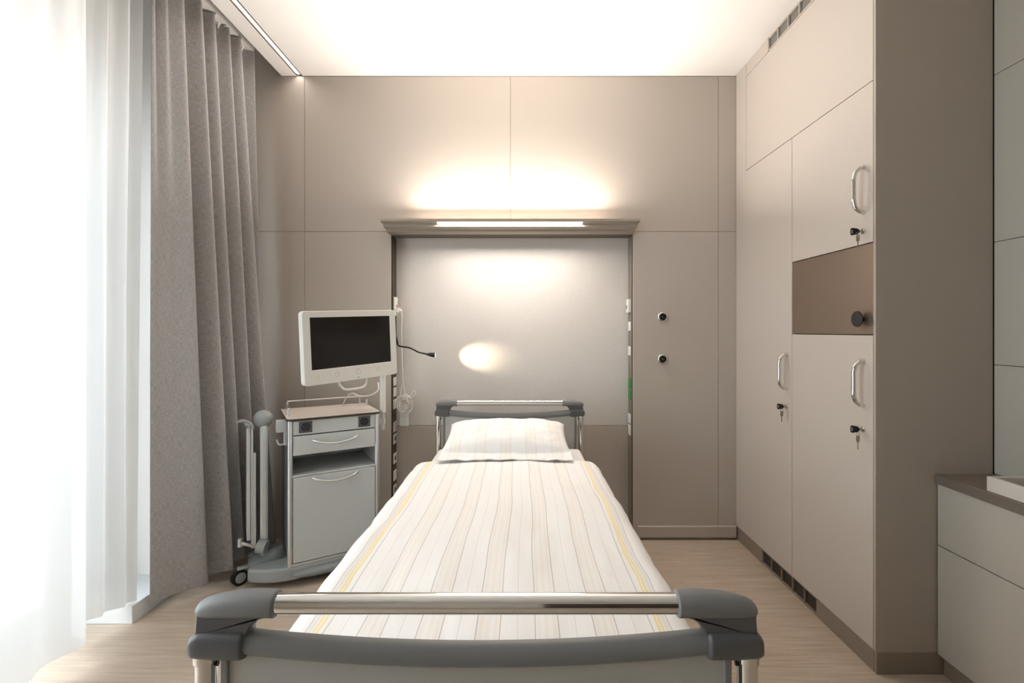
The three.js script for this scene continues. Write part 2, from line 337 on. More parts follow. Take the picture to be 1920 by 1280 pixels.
// ------------------------------------------------------------------ wardrobe
{
  const t = thing('wardrobe', 'tall built-in beige wardrobe with chrome bar handles along the right wall', 'wardrobe', [DOORX, 0, 0]);
  const G = 0.0018, th = 0.02, w = RIGHT - DOORX;
  mesh('carcass', box(th + 0.003, w, 0.09, CEIL - 0.002, BACK + 0.002, NEAR - 0.022, 0), M.gap, t);
  const face = (name, z0, z1, y0, y1, mat = M.taupeDoor) => mesh(name, box(0, th, y0 + G, y1 - G, z0 + G, z1 - G, 0.0012), mat, t);
  const SP = NEAR - 0.014;                                  // face of the near side panel
  mesh('side_panel', box(0, w, 0.09, CEIL - 0.001, SP, NEAR, 0.001), M.taupeShaded, t);  // darker copy of the taupe laminate; shade of this side is in the colour
  // tall door with a filler limb up to the ceiling (one sheet)
  const zl = BACK + 0.003, zf = -3.056, zd = -2.538, L = 2.433;
  const lg = extrude([[zl, 0.092], [zd - G, 0.092], [zd - G, L - G], [zf - G, L - G], [zf - G, CEIL - 0.002], [zl, CEIL - 0.002]], th, 0.001);
  lg.rotateY(-Math.PI / 2); lg.translate(th, 0, 0);           // shape x -> world z
  const dl = mesh('door', lg, M.taupeDoor, t);
  face('top_panel', zf, SP, L, 3.036);
  const du = face('door', zd, SP, 1.767, L), dn = face('door', zd, SP, 0.09, 1.385);
  const fl = mesh('flap', box(0.004, th, 1.385 + G, 1.767 - G, zd + G, SP - G, 0.0012), M.bronze, t); fl.userData.label = 'brushed bronze flap with a black knob';
  const handle = (door, z, y) => {
    const r = 0.0092, hh = 0.096, p = 0.044;
    mesh('handle', [tube([V(0, y + hh, z), V(-p * 0.42, y + hh - 0.006, z), V(-p * 0.82, y + hh - 0.022, z), V(-p, y + hh - 0.05, z), V(-p, y + hh - 0.075, z), V(-p, y, z), V(-p, y - hh + 0.075, z), V(-p, y - hh + 0.05, z), V(-p * 0.82, y - hh + 0.022, z), V(-p * 0.42, y - hh + 0.006, z), V(0, y - hh, z)], r, 80, 16, false, 0.4)], M.chrome, door);
  };
  const lock = (door, z, y) => mesh('lock', [cyl(V(0.002, y, z), V(-0.006, y, z), 0.0135, 0.012), cyl(V(-0.005, y, z), V(-0.009, y, z), 0.009)], M.chrome, door);
  handle(dl, -2.583, 1.181); lock(dl, -2.583, 0.99); handle(du, -2.004, 1.997); lock(du, -2.004, 1.822); handle(dn, -2.004, 1.181); lock(dn, -2.004, 0.986);
  mesh('knob', [cyl(V(0.004, 1.452, -2.014), V(-0.018, 1.452, -2.014), 0.009, 0.008), cyl(V(-0.017, 1.452, -2.014), V(-0.021, 1.452, -2.014), 0.02, 0.034, 40), cyl(V(-0.021, 1.452, -2.014), V(-0.0245, 1.452, -2.014), 0.034, 0.033, 40)], M.black, fl);
  // plinth with an air grille, and an air grille at the ceiling
  for (const g of [box(0.004, 0.02, 0.001, 0.09, BACK + 0.002, -2.865, 0), box(0.004, 0.02, 0.001, 0.09, -2.33, NEAR - 0.017, 0), box(0.004, w, 0.001, 0.09, NEAR - 0.016, NEAR, 0.0008)]) mesh('kick_board', g, M.kick, t);
  const grille = (y0, y1, z0, z1, cells, frameMat, x0) => {
    const g = mesh('air_grille', [box(x0, x0 + 0.01, y0, y0 + 0.008, z0, z1, 0), box(x0, x0 + 0.01, y1 - 0.008, y1, z0, z1, 0), box(x0, x0 + 0.01, y0, y1, z0, z0 + 0.006, 0), box(x0, x0 + 0.01, y0, y1, z1 - 0.006, z1, 0)], frameMat, t);
    const step = (z1 - z0) / cells;
    for (let k = 1; k < cells; k++) mesh('bar', box(x0, x0 + 0.01, y0 + 0.008, y1 - 0.008, z0 + k * step - 0.003, z0 + k * step + 0.003, 0), frameMat, g);
    mesh('grille_mesh', box(x0 + 0.012, x0 + 0.016, y0, y1, z0, z1, 0), frameMat === M.kick ? M.meshDark : M.mesh, g);
  };
  grille(0.002, 0.09, -2.865, -2.33, 5, M.kick, 0.005);
  grille(3.038, CEIL - 0.001, -2.785, SP - 0.002, 8, M.taupeDoor, 0);
  mesh('top_panel', box(0, th, 3.036 + G, CEIL - 0.001, zf + G, -2.787, 0.001), M.taupeDoor, t);
  // keys
  const key = (z, y, label) => {
    const k = thing('key_ring', label, 'keys', [DOORX + 0.003, y, z], 0, 'wardrobe keys'); k.scale.setScalar(1.4);
    const s = new THREE.Shape(); s.moveTo(-0.012, 0.001); s.lineTo(-0.019, 0.0085); s.lineTo(-0.033, 0.011); s.quadraticCurveTo(-0.038, 0.011, -0.038, 0.006); s.lineTo(-0.038, -0.006); s.quadraticCurveTo(-0.038, -0.011, -0.033, -0.011); s.lineTo(-0.019, -0.0085); s.lineTo(-0.012, -0.001);
    const hole = new THREE.Path(); hole.moveTo(-0.0355, 0.0055); hole.lineTo(-0.0325, 0.0055); hole.lineTo(-0.0325, -0.0055); hole.lineTo(-0.0355, -0.0055); s.holes.push(hole);
    const hg = extrude(s, 0.006, 0.001); hg.translate(0, 0, -0.003); hg.rotateY(-0.15); hg.translate(-0.001, 0, 0);
    mesh('key_head', hg, M.black, k);
    mesh('key_blade', cyl(V(-0.016, 0, 0), V(-0.0088, 0, 0), 0.0022), M.keyMetal, k);
    const rg = new THREE.TorusGeometry(0.0065, 0.0007, 8, 24); rg.rotateY(0.3); rg.translate(-0.0325, -0.0125, 0.016); mesh('ring', rg, M.keyMetal, k);
    const s2 = new THREE.Shape(); s2.moveTo(-0.0016, -0.038); s2.lineTo(-0.0016, -0.017); s2.lineTo(-0.007, -0.013); s2.lineTo(-0.0075, -0.001); s2.quadraticCurveTo(-0.0075, 0.004, 0, 0.004); s2.quadraticCurveTo(0.0075, 0.004, 0.0075, -0.001); s2.lineTo(0.007, -0.013); s2.lineTo(0.0016, -0.017); s2.lineTo(0.0016, -0.038);
    const h2 = new THREE.Path(); h2.absarc(0, -0.001, 0.0028, 0, Math.PI * 2); s2.holes.push(h2);
    const g2 = extrude(s2, 0.002, 0.0003); g2.rotateY(0.35); g2.translate(-0.0335, -0.018, 0.0165); mesh('spare_key', g2, M.keyMetal, k);
  };
  key(-2.583, 0.99, 'black-headed key with spare in the tall narrow wardrobe door near the bed');
  key(-2.004, 1.822, 'black-headed key with spare in the small upper wardrobe door above the bronze flap');
  key(-2.004, 0.986, 'black-headed key with spare in the wardrobe door below the bronze flap');
}

// ------------------------------------------------------------------ washstand on the right
{
  const X = 1.691, z1 = -0.55;
  const t = thing('vanity_cabinet', 'low grey-beige cabinet with two handleless drawers beside the wardrobe', 'cabinet', [X, 0, NEAR]);
  mesh('body', box(0.022, RIGHT - X - 0.001, 0.085, 0.781, 0.004, z1 - NEAR, 0), M.gap, t);
  for (const [a, b] of [[0.085, 0.531], [0.531, 0.781]]) for (const [c, d] of [[0.004, 0.9], [0.9, z1 - NEAR]]) mesh('drawer', box(0.002, 0.02, a + 0.002, b - 0.002, c + 0.0015, d - 0.0015, 0.001), M.greige, t);
  mesh('kick_board', box(0.03, 0.05, 0, 0.085, 0.003, z1 - NEAR, 0), M.kick, t);
  const w = thing('worktop', 'brown-grey worktop with dark front edge on the drawer cabinet', 'worktop', [X, 0.782, NEAR]);
  mesh('slab', box(-0.004, RIGHT - X - 0.001, 0, 0.037, 0.003, z1 - NEAR, 0.001), M.worktop, w);
  mesh('front_edge', box(-0.0065, -0.0035, 0.0004, 0.0355, 0.003, z1 - NEAR, 0.0005), M.worktopEdge, w);
  const b = thing('wash_basin', 'shallow rectangular light wash basin standing on the worktop', 'basin', [X + 0.003, 0.8195, -1.73]);
  const bw = RIGHT - X - 0.006, bl = 0.62, r = 0.018, bh = 0.054;
  mesh('rim', [box(0, r, 0, bh, 0, bl, 0.003), box(bw - r, bw, 0, bh, 0, bl, 0.003), box(r - 0.002, bw - r + 0.002, 0, bh, 0, r, 0.003), box(r - 0.002, bw - r + 0.002, 0, bh, bl - r, bl, 0.003)], M.basin, b);
  mesh('bowl', box(r, bw - r, 0.0, 0.006, r, bl - r, 0), M.worktop, b);
}

// ------------------------------------------------------------------ supply rails in the recess, gas outlets
const rail = (side, label) => {
  const t = thing('supply_rail', label, 'socket rail', [side < 0 ? RX0 + 0.0035 : RX1 - 0.0035, 0, -3.262]);
  const s = side < 0 ? 1 : -1, b = (x0, x1, ...r) => s > 0 ? box(x0, x1, ...r) : box(-x1, -x0, ...r);
  mesh('backplate', b(0, 0.004, 0.1, RT - 0.01, -0.05, 0.05, 0.001), side < 0 ? M.darkRail : M.frame, t);
  const H = (px) => EYE - (px - 620) / 273;
  return { t, b, H };
};
{
  const { t, b, H } = rail(-1, 'dark rail with a column of white sockets left of the bed');
  for (const [a, c] of [[707, 723], [726, 743], [748, 766], [790, 809], [813, 831], [849, 868], [881, 900], [908, 926]]) {
    const so = mesh('socket', b(0.004, 0.009, H(c), H(a), -0.034, 0.034, 0.002), M.whitePlastic, t);
    const m = (H(a) + H(c)) / 2;
    if (a === 813 || a === 849 || a === 908) mesh('socket_insert', cyl(V(0.0085, m, 0), V(0.0098, m, 0), 0.017), M.black, so);
  }
}
{
  const { t, b, H } = rail(1, 'brown rail with white switches and green outlets right of the bed');
  const box1 = mesh('switch_box', b(0.004, 0.024, H(586), H(561), -0.03, 0.034, 0.003), M.whitePlastic, t);
  mesh('button', b(0.0236, 0.0262, H(579), H(572), -0.012, 0.002, 0.001), M.black, box1);
  for (const [a, c] of [[603, 620], [649, 666], [775, 793], [796, 815]]) mesh('socket', b(0.004, 0.01, H(c), H(a), -0.03, 0.036, 0.002), M.whitePlastic, t);
  for (const [a, c] of [[709, 727], [731, 748]]) { const so = mesh('socket', b(0.004, 0.01, H(c), H(a), -0.03, 0.036, 0.002), M.green, t); so.userData.label = 'green emergency socket'; }
}
for (const [py, label] of [[594, 'upper of two round chrome outlets on the wall right of the bed'], [673, 'lower of two round chrome outlets on the wall right of the bed']]) {
  const y = EYE - (py - 620) / 278.1, t = thing('gas_outlet', label, 'wall outlet', [(1242 - 978) / 278.1, y, BACK], 0, 'round outlets');
  const lathe = (pts) => { const g = new THREE.LatheGeometry(pts.map(([a, c]) => new THREE.Vector2(a, c)), 40); g.rotateX(Math.PI / 2); return g; };
  mesh('collar', lathe([[0.034, 0], [0.034, 0.006], [0.031, 0.01], [0.026, 0.012], [0.023, 0.012], [0.021, 0.006]]), M.chrome, t);
  mesh('ring', lathe([[0.0225, 0.004], [0.0225, 0.014], [0.018, 0.015], [0.016, 0.014], [0.016, 0.004]]), M.black, t);
  mesh('socket', lathe([[0.0001, 0.005], [0.016, 0.005]]), M.black, t);
  mesh('pin', lathe([[0.0001, 0.012], [0.004, 0.011], [0.005, 0.005]]), M.brass, t);
}

// ------------------------------------------------------------------ the bed
const BX = -0.0755, ZF = -0.80, ZH = -3.03;
const bed = thing('hospital_bed', 'hospital bed with grey end boards and chrome push bars', 'bed', [BX, 0, (ZF + ZH) / 2]);
function endBoard(name, z, facing) {
  const halfsag = (s) => 0.858 + 0.024 * (s / 0.41) ** 2;
  const pts = [[-0.413, 0.36], [0.413, 0.36]];
  for (let k = 20; k >= -20; k--) { const s = 0.413 * k / 20; pts.push([s, halfsag(s)]); }
  const pg = extrude(pts, 0.016, 0.001); pg.translate(0, 0, -0.008);
  const b = mesh(name, pg, M.bedPanel, bed);
  b.position.z = z - bed.position.z; b.rotation.y = facing;
  mesh('push_bar', cyl(V(-0.35, 0.943, 0), V(0.35, 0.943, 0), 0.0165, 0.0165, 40), M.chrome, b);
  mesh('rail', tube(Array.from({ length: 13 }, (_, k) => { const s = -0.41 + 0.82 * k / 12; return V(s, halfsag(s), 0); }), 0.0195, 80, 24), M.greyPlastic, b);
  for (const s of [-1, 1]) {
    const secs = [[0.336, 0.943, 0.020], [0.3385, 0.943, 0.0218], [0.37, 0.944, 0.0222], [0.405, 0.9425, 0.0212], [0.435, 0.9395, 0.0192], [0.455, 0.9365, 0.0165], [0.465, 0.934, 0.0128], [0.470, 0.9325, 0.0075], [0.4715, 0.932, 0.001]];
    const rg = secs.map(([x, cy, r]) => ring((a) => V(s * x, cy + Math.sin(a) * r, Math.cos(a) * r * 1.04), 28)); if (s < 0) rg.reverse();
    mesh('corner_cap', loft(rg), M.greyPlastic, b);
    const n1 = new THREE.Shape(); n1.moveTo(0.345, 0.928); n1.quadraticCurveTo(0.372, 0.922, 0.379, 0.9); n1.lineTo(0.386, 0.872); n1.lineTo(0.474, 0.872); n1.quadraticCurveTo(0.466, 0.9, 0.466, 0.93); n1.lineTo(0.345, 0.93);
    const ng = extrude(n1, 0.027, 0.003, 16); ng.translate(0, 0, -0.0135); if (s < 0) ng.rotateY(Math.PI);
    mesh('corner_neck', ng, M.darkPlastic, b);
    const rows = [[0.384, 0.879, 0.021, 0.022], [0.391, 0.879, 0.0235, 0.0235], [0.43, 0.8795, 0.0235, 0.0235], [0.457, 0.88, 0.0225, 0.0235], [0.468, 0.879, 0.0205, 0.0225], [0.4745, 0.8775, 0.016, 0.02], [0.477, 0.877, 0.011, 0.014]];
    const sq = (a, e) => Math.sign(Math.sin(a)) * Math.abs(Math.sin(a)) ** e, cq = (a, e) => Math.sign(Math.cos(a)) * Math.abs(Math.cos(a)) ** e;
    const r2 = rows.map(([x, cy, ry, rz]) => ring((a) => V(s * x, cy + sq(a, 0.58) * ry, cq(a, 0.58) * rz), 28)); if (s < 0) r2.reverse();
    mesh('corner_sleeve', loft(r2), M.darkPlastic, b);
    mesh('post', [cyl(V(s * 0.456, 0.3, 0), V(s * 0.456, 0.865, 0), 0.0165), cyl(V(s * 0.456, 0.848, 0), V(s * 0.456, 0.862, 0), 0.019)], M.chrome, b);
    mesh('edge_strip', box(s * 0.4185 - 0.0065, s * 0.4185 + 0.0065, 0.36, 0.868, -0.013, 0.013, 0.003), M.greyPlastic, b);
    mesh('bolt', cyl(V(s * 0.4405, 0.842, 0), V(s * 0.4355, 0.842, 0), 0.004), M.black, b);
  }
}
endBoard('footboard', ZF, 0); endBoard('headboard', ZH, Math.PI);
{
  const zc = bed.position.z, z0 = ZH + 0.05 - zc, z1 = ZF - 0.05 - zc;
  for (const s of [-1, 1]) mesh('side_rail', box(s * 0.42 - 0.02, s * 0.42 + 0.02, 0.42, 0.50, z0, z1, 0.006), M.steel, bed);
  mesh('mattress_platform', box(-0.43, 0.43, 0.50, 0.53, z0, z1, 0.004), M.greyPlastic, bed);
  for (const z of [z0 - 0.03, z1 + 0.03]) mesh('cross_beam', box(-0.45, 0.45, 0.33, 0.42, z - 0.025, z + 0.025, 0.006), M.steel, bed);
  mesh('base_frame', [box(-0.36, -0.3, 0.14, 0.2, -0.95, 0.95, 0.006), box(0.3, 0.36, 0.14, 0.2, -0.95, 0.95, 0.006), box(-0.4, 0.4, 0.14, 0.2, -0.95, -0.87, 0.006), box(-0.4, 0.4, 0.14, 0.2, 0.87, 0.95, 0.006)], M.steel, bed);
  for (const z of [-0.6, 0.6]) mesh('lift_column', [box(-0.09, 0.09, 0.17, 0.36, z - 0.07, z + 0.07, 0.006), box(-0.075, 0.075, 0.36, 0.51, z - 0.055, z + 0.055, 0.006)], M.greyPlastic, bed);
  for (const x of [-0.38, 0.38]) for (const z of [-0.91, 0.91]) {
    const c = mesh('castor', cyl(V(x - 0.016, 0.0655, z), V(x + 0.016, 0.0655, z), 0.065, 0.065, 32), M.rubber, bed);
    mesh('castor_fork', [box(x - 0.026, x - 0.018, 0.05, 0.145, z - 0.02, z + 0.02, 0.003), box(x + 0.018, x + 0.026, 0.05, 0.145, z - 0.02, z + 0.02, 0.003), box(x - 0.026, x + 0.026, 0.125, 0.145, z - 0.02, z + 0.02, 0.003)], M.steel, c);
  }
}
// mattress, duvet, pillow
single('mattress', 'white sheeted mattress under the striped duvet', 'mattress', (() => { const g = new RoundedBoxGeometry(0.886, 0.14, 1.98, 5, 0.03); g.translate(BX, 0.602, -1.965); return metreUV(g); })(), M.sheetWhite);
{
  const HW = 0.474, R = 0.045, DROP = 0.16, half = HW - R + R * Math.PI / 2 + DROP;
  const D0 = 1.0, D1 = 2.51;
  const prof = (s, spread) => { // arc length across the cloth -> x, y relative to the top edge line
    const a = Math.abs(s), sg = Math.sign(s), f = HW - R;
    if (a < f) return [s, 0];
    if (a < f + R * Math.PI / 2) { const t = (a - f) / R; return [sg * (f + R * Math.sin(t)), -R * (1 - Math.cos(t))]; }
    const q = a - f - R * Math.PI / 2; return [sg * (HW + q * spread), -R - q];
  };
  const g = sheet((u, v) => {
    const s = (u - 0.5) * 2 * half, d = D1 - (D1 - D0) * v;
    const [x, y] = prof(s, 0.12 + 0.1 * N(d * 3, s > 0 ? 3 : 8, 1));
    const crown = Math.max(0, 1 - (s / 0.45) ** 2), endv = Math.min(1, v / 0.03), endf = Math.min(1, (1 - v) / 0.04);
    const puff = 0.012 * crown + N(s * 5, d * 2.2, 3) * 0.008 + N(s * 14, d * 5, 6) * 0.003 + N(s * 30, d * 8, 12) * 0.0012;
    const edgeWave = Math.abs(s) > 0.38 ? N(d * 5, s > 0 ? 1 : 9, 4) * 0.009 + N(d * 13, s > 0 ? 2 : 5, 4) * 0.004 : 0;
    const e = Math.sqrt(1 - (1 - endv) ** 2), e2 = Math.sqrt(1 - (1 - endf) ** 2);
    const down = (1 - Math.min(e, e2)) * 0.014;
    return V(BX + x + edgeWave - 0.006 * Math.max(0, (d - 1.9)) / 0.6, 0.703 + y + puff - down, -d);
  }, 150, 120, 0.016, (u, v) => [((u - 0.5) * 2 * half + 0.012 * N(v * 3, 0.3, 7) * Math.min(1, (1 - v) * 2) - 0.008 * (1 - v)) / SPAN + 0.5, v]);
  single('duvet', 'white striped duvet with thin yellow edge lines spread over the mattress', 'duvet', g, M.duvet);
}
{
  const half = [0.336, 0.215], T = 0.08;
  const f = (sgn) => (u, v) => {
    const a = (u - 0.5) * 2, b = (v - 0.5) * 2;                       // b = +1 is the open end near the foot
    const body = b > 0.72 ? 0 : 1;
    const bb = Math.min(1, (b + 1) / 1.72 * 2 - 1);
    const k = Math.pow(Math.max(0, 1 - Math.abs(a) ** 3.2), 0.5) * Math.pow(Math.max(0, 1 - Math.abs(Math.min(1, bb)) ** 2.6), 0.55);
    let t = T * k * (1 + 0.16 * N(a * 2.4, b * 2.4, 4)) + (sgn > 0 ? (N(a * 7, b * 7, 2) * 0.006 + Math.abs(N(a * 4 + b * 3, b * 9 - a * 2, 6)) * 0.012 * Math.abs(a) ** 2) * k : 0) + 0.003;
    if (sgn < 0) t *= 0.75;
    const pinch = 1 - 0.05 * (1 - Math.abs(a)) * Math.abs(b) ** 2, px = a * half[0] * (1 - 0.045 * (1 - b * b)) * (1 + 0.035 * (b + 1) / 2);
    let y = sgn * t; const flap = Math.max(0, b - 0.72) / 0.28;
    if (flap > 0) y += -0.017 * flap + N(a * 6, b * 4, 9) * 0.007 * flap;
    return V(px, y + N(a * 9, b * 3, 11) * 0.002, b * half[1] * pinch + N(a * 5, 1, 3) * 0.006 * (b > 0 ? 1 : 0));
  };
  const up = sheet(f(1), 70, 60, 0, (u, v) => [(u - 0.5) * 2 * half[0] / SPAN + 0.5, v]), dn = sheet(f(-1), 70, 60, 0, (u, v) => [(u - 0.5) * 2 * half[0] / SPAN + 0.5, v]);
  const g = merge([up, dn]);
  g.rotateX(0.2); g.translate(-0.083, 0.797, -2.635);
  single('pillow', 'plump white striped pillow at the head of the bed', 'pillow', g, M.pillow);
}

// ------------------------------------------------------------------ bedside cabinet with folded table
const CT = 31.3 * Math.PI / 180;
{
  const t = thing('bedside_cabinet', 'wheeled grey hospital bedside cabinet with folded table on its side', 'cabinet', [-1.165, 0, -2.883], CT);
  const w = 0.247, f = 0.2, k = -0.2;
  // shell with an open shelf
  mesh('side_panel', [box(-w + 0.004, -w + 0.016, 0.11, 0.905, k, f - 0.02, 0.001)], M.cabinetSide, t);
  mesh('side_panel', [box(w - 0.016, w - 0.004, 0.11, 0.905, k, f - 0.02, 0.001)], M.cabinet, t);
  mesh('back_panel', box(-w + 0.016, w - 0.016, 0.11, 0.905, k, k + 0.01, 0), M.cabinet, t);
  mesh('bottom_frame', box(-w + 0.014, w - 0.014, 0.108, 0.122, k, f - 0.004, 0.001), M.alu, t);
  mesh('shelf', box(-w + 0.016, w - 0.016, 0.597, 0.607, k + 0.01, f - 0.003, 0.001), M.cabinet, t);
  mesh('shelf', box(-w + 0.016, w - 0.016, 0.716, 0.724, k + 0.01, f - 0.02, 0.001), M.cabinet, t);
  for (const s of [-1, 1]) { // rounded aluminium corner profile
    const g = [cyl(V(s * (w - 0.012), 0.108, f - 0.014), V(s * (w - 0.012), 0.906, f - 0.014), 0.0135, 0.0135, 24), box(s * (w - 0.009) - 0.008, s * (w - 0.009) + 0.008, 0.108, 0.906, f - 0.05, f - 0.014, 0.002)];
    mesh('corner_profile', g, M.satin, t);
  }
  const iw = w - 0.0265;
  mesh('front_backing', [box(-w + 0.016, w - 0.016, 0.712, 0.905, f - 0.03, f - 0.021, 0), box(-w + 0.016, w - 0.016, 0.12, 0.597, f - 0.03, f - 0.021, 0)], M.gap, t);
  const sp = mesh('socket_panel', box(-iw, iw, 0.828, 0.905, f - 0.02, f - 0.002, 0.0015), M.cabinet, t);
  for (const s of [-1, 1]) {
    const x = s * (iw - 0.062), y = 0.869;
    mesh('socket', [box(x - 0.034, x + 0.034, y - 0.031, y + 0.031, f - 0.004, f + 0.002, 0.002)], M.socketGrey, sp);
    const ringg = new THREE.LatheGeometry([[0.0235, 0], [0.0235, 0.0015], [0.021, 0.0015], [0.0195, 0.0002], [0.0001, 0.0002]].map(([a, b]) => new THREE.Vector2(a, b)), 36); ringg.rotateX(Math.PI / 2); ringg.translate(x, y, f + 0.002);
    mesh('socket_face', [ringg], M.black, sp);
    mesh('socket_clip', [box(x - 0.003, x + 0.003, y + 0.0155, y + 0.021, f + 0.002, f + 0.0035, 0), box(x - 0.003, x + 0.003, y - 0.021, y - 0.0155, f + 0.002, f + 0.0035, 0), box(x - 0.013, x - 0.006, y - 0.002, y + 0.004, f + 0.002, f + 0.003, 0), box(x + 0.006, x + 0.013, y - 0.002, y + 0.004, f + 0.002, f + 0.003, 0)], M.socketGrey, sp);
  }
  const bow = (y) => tube(Array.from({ length: 13 }, (_, i) => { const q = i / 6 - 1; return V(q * 0.118, y - 0.024 * (1 - q * q) + 0.012, f + 0.026 - 0.027 * q ** 6); }), 0.0062, 48, 12);
  const dr = mesh('drawer', box(-iw, iw, 0.716, 0.822, f - 0.02, f, 0.002), M.cabinet, t); mesh('handle', bow(0.779), M.satin, dr);
  const door = mesh('door', box(-iw, iw, 0.127, 0.594, f - 0.02, f, 0.002), M.cabinet, t); mesh('handle', bow(0.568), M.satin, door);
  // top board with cut front corners and the gallery rail
  const sh = new THREE.Shape(); sh.moveTo(-w - 0.006, -k + 0.0); sh.lineTo(w + 0.006, -k); sh.lineTo(w + 0.006, -f + 0.03); sh.quadraticCurveTo(w + 0.006, -f - 0.006, w - 0.03, -f - 0.006); sh.lineTo(-w + 0.03, -f - 0.006); sh.quadraticCurveTo(-w - 0.006, -f - 0.006, -w - 0.006, -f + 0.03); sh.lineTo(-w - 0.006, -k);
  const tg = extrude(sh, 0.002, 0.0005); tg.rotateX(-Math.PI / 2); tg.translate(0, 0.9185, 0);
  const tp = mesh('top_board', tg, M.cabinetTop, t);
  const tg2 = extrude(sh, 0.012, 0.0008); tg2.rotateX(-Math.PI / 2); tg2.translate(0, 0.9065, 0); mesh('board_edge', tg2, M.darkRail, tp);
  mesh('rail', tube([V(-w + 0.012, 0.921, 0.1), V(-w + 0.012, 0.955, 0.095), V(-w + 0.012, 0.966, 0.07), V(-w + 0.012, 0.966, -0.1), V(-w + 0.022, 0.966, -0.175), V(-w + 0.06, 0.966, -0.188), V(0, 0.966, -0.188), V(w - 0.06, 0.966, -0.188), V(w - 0.022, 0.966, -0.178), V(w - 0.012, 0.963, -0.14), V(w - 0.012, 0.950, -0.075), V(w - 0.012, 0.921, -0.07)], 0.0052, 160, 12, false, 0.35), M.chrome, t);
  for (const [x, z] of [[-w + 0.012, 0.1], [w - 0.012, -0.07], [w - 0.03, -0.186], [-w + 0.03, -0.186]]) mesh('rail_post', [cyl(V(x, 0.92, z), V(x, 0.962, z), 0.0075, 0.006), cyl(V(x, 0.92, z), V(x, 0.927, z), 0.013, 0.011)], M.satin, t);
  mesh('text_mark', [box(0.1, 0.128, 0.9205, 0.9209, -0.135, -0.129, 0), box(0.132, 0.15, 0.9205, 0.9209, -0.135, -0.129, 0)], M.socketGrey, tp);  // stands for a small illegible mark on the top board
  // bracket and hook on the left side
  mesh('side_bracket', [box(-w - 0.05, -w + 0.005, 0.835, 0.9, 0.06, 0.11, 0.003), box(-w - 0.012, -w + 0.005, 0.76, 0.84, 0.06, 0.11, 0.003)], M.cabinet, t);
  mesh('hook', tube([V(-w - 0.005, 0.765, 0.085), V(-w - 0.028, 0.762, 0.085), V(-w - 0.04, 0.772, 0.085), V(-w - 0.045, 0.79, 0.085)], 0.005, 24, 10), M.cabinet, t);
  // sweeping base
  const bs = new THREE.Shape(); bs.moveTo(w, -f + 0.0); bs.lineTo(-w + 0.04, -f); bs.bezierCurveTo(-w - 0.07, -f + 0.0, -0.40, -0.13, -0.425, -0.105); bs.bezierCurveTo(-0.45, -0.09, -0.42, -0.045, -0.405, -0.03); bs.lineTo(-0.395, 0.03); bs.bezierCurveTo(-0.41, 0.08, -0.44, 0.1, -0.42, 0.13); bs.bezierCurveTo(-0.38, 0.17, -w - 0.05, 0.2, -w + 0.04, 0.2); bs.lineTo(w, 0.2); bs.lineTo(w, -f);
  const bg = extrude(bs, 0.074, 0.014, 20); bg.rotateX(-Math.PI / 2); bg.translate(0, 0.034, 0);
  const base = mesh('base', bg, M.baseGrey, t);
  const hump = loft([[-0.43, 0.045, 0.012], [-0.41, 0.062, 0.045], [-0.37, 0.06, 0.075], [-0.32, 0.058, 0.1], [-0.26, 0.055, 0.12]].map(([x, hw2, h]) => ring((a) => V(x, 0.1 + Math.max(-0.02, Math.sin(a) * h * 0.62), Math.cos(a) * hw2), 24)));
  mesh('column_foot', hump, M.baseDark, base);
  // foot lever under the front edge
  mesh('foot_lever', loft([[-0.22, 0.004, 0.006], [-0.2, 0.02, 0.016], [-0.12, 0.034, 0.023], [0.05, 0.036, 0.025], [0.2, 0.03, 0.022], [0.24, 0.004, 0.006]].map(([x, d, h]) => ring((a) => V(x, 0.072 + Math.sin(a) * h - 0.01, f + 0.002 + Math.cos(a) * d), 20))), M.baseDark, base);
  for (const [x, z] of [[-0.472, 0.02], [-0.38, -0.17], [0.2, 0.15], [0.2, -0.15]]) {
    const c = mesh('castor', [cyl(V(x - 0.006, 0.0425, z - 0.013), V(x + 0.006, 0.0425, z + 0.013), 0.042, 0.042, 32)], M.rubber, t); // tread
    mesh('castor_disc', [cyl(V(x - 0.007, 0.0425, z - 0.0152), V(x + 0.007, 0.0425, z + 0.0152), 0.028, 0.028, 28)], M.baseGrey, c);
    mesh('castor_fork', box(x - 0.012, x + 0.07, 0.086, 0.098, z - 0.015, z + 0.015, 0.003), M.baseGrey, c);
  }
  // folded table: column, cap, hanging tray
  const cx = -0.352, cz = 0.0;
  const col = mesh('table_column', [box(cx - 0.02, cx + 0.02, 0.17, 0.885, cz - 0.03, cz + 0.026, 0.006), box(cx - 0.012, cx + 0.012, 0.17, 0.885, cz + 0.024, cz + 0.031, 0.003)], M.alu, t);
  mesh('cap', (() => { const g = new THREE.SphereGeometry(1, 28, 20); g.scale(0.05, 0.05, 0.044); g.translate(cx - 0.004, 0.902, cz); return [g, cyl(V(cx, 0.86, cz), V(cx, 0.9, cz), 0.03, 0.04)]; })(), M.baseGrey, col);
  mesh('foot_joint', [cyl(V(cx - 0.03, 0.2, cz + 0.032), V(cx + 0.01, 0.19, cz + 0.052), 0.038, 0.038, 28), cyl(V(cx, 0.11, cz + 0.02), V(cx, 0.18, cz + 0.025), 0.02, 0.017)], M.baseGrey, col);
  const tray = mesh('table_tray', box(cx - 0.086, cx - 0.066, 0.235, 0.86, -0.17, 0.03, 0.006), M.cabinet, t);
  mesh('tray_frame', [box(cx - 0.064, cx - 0.054, 0.19, 0.86, 0.006, 0.034, 0.003), box(cx - 0.056, cx - 0.040, 0.19, 0.72, 0.012, 0.032, 0.003)], M.alu, tray);
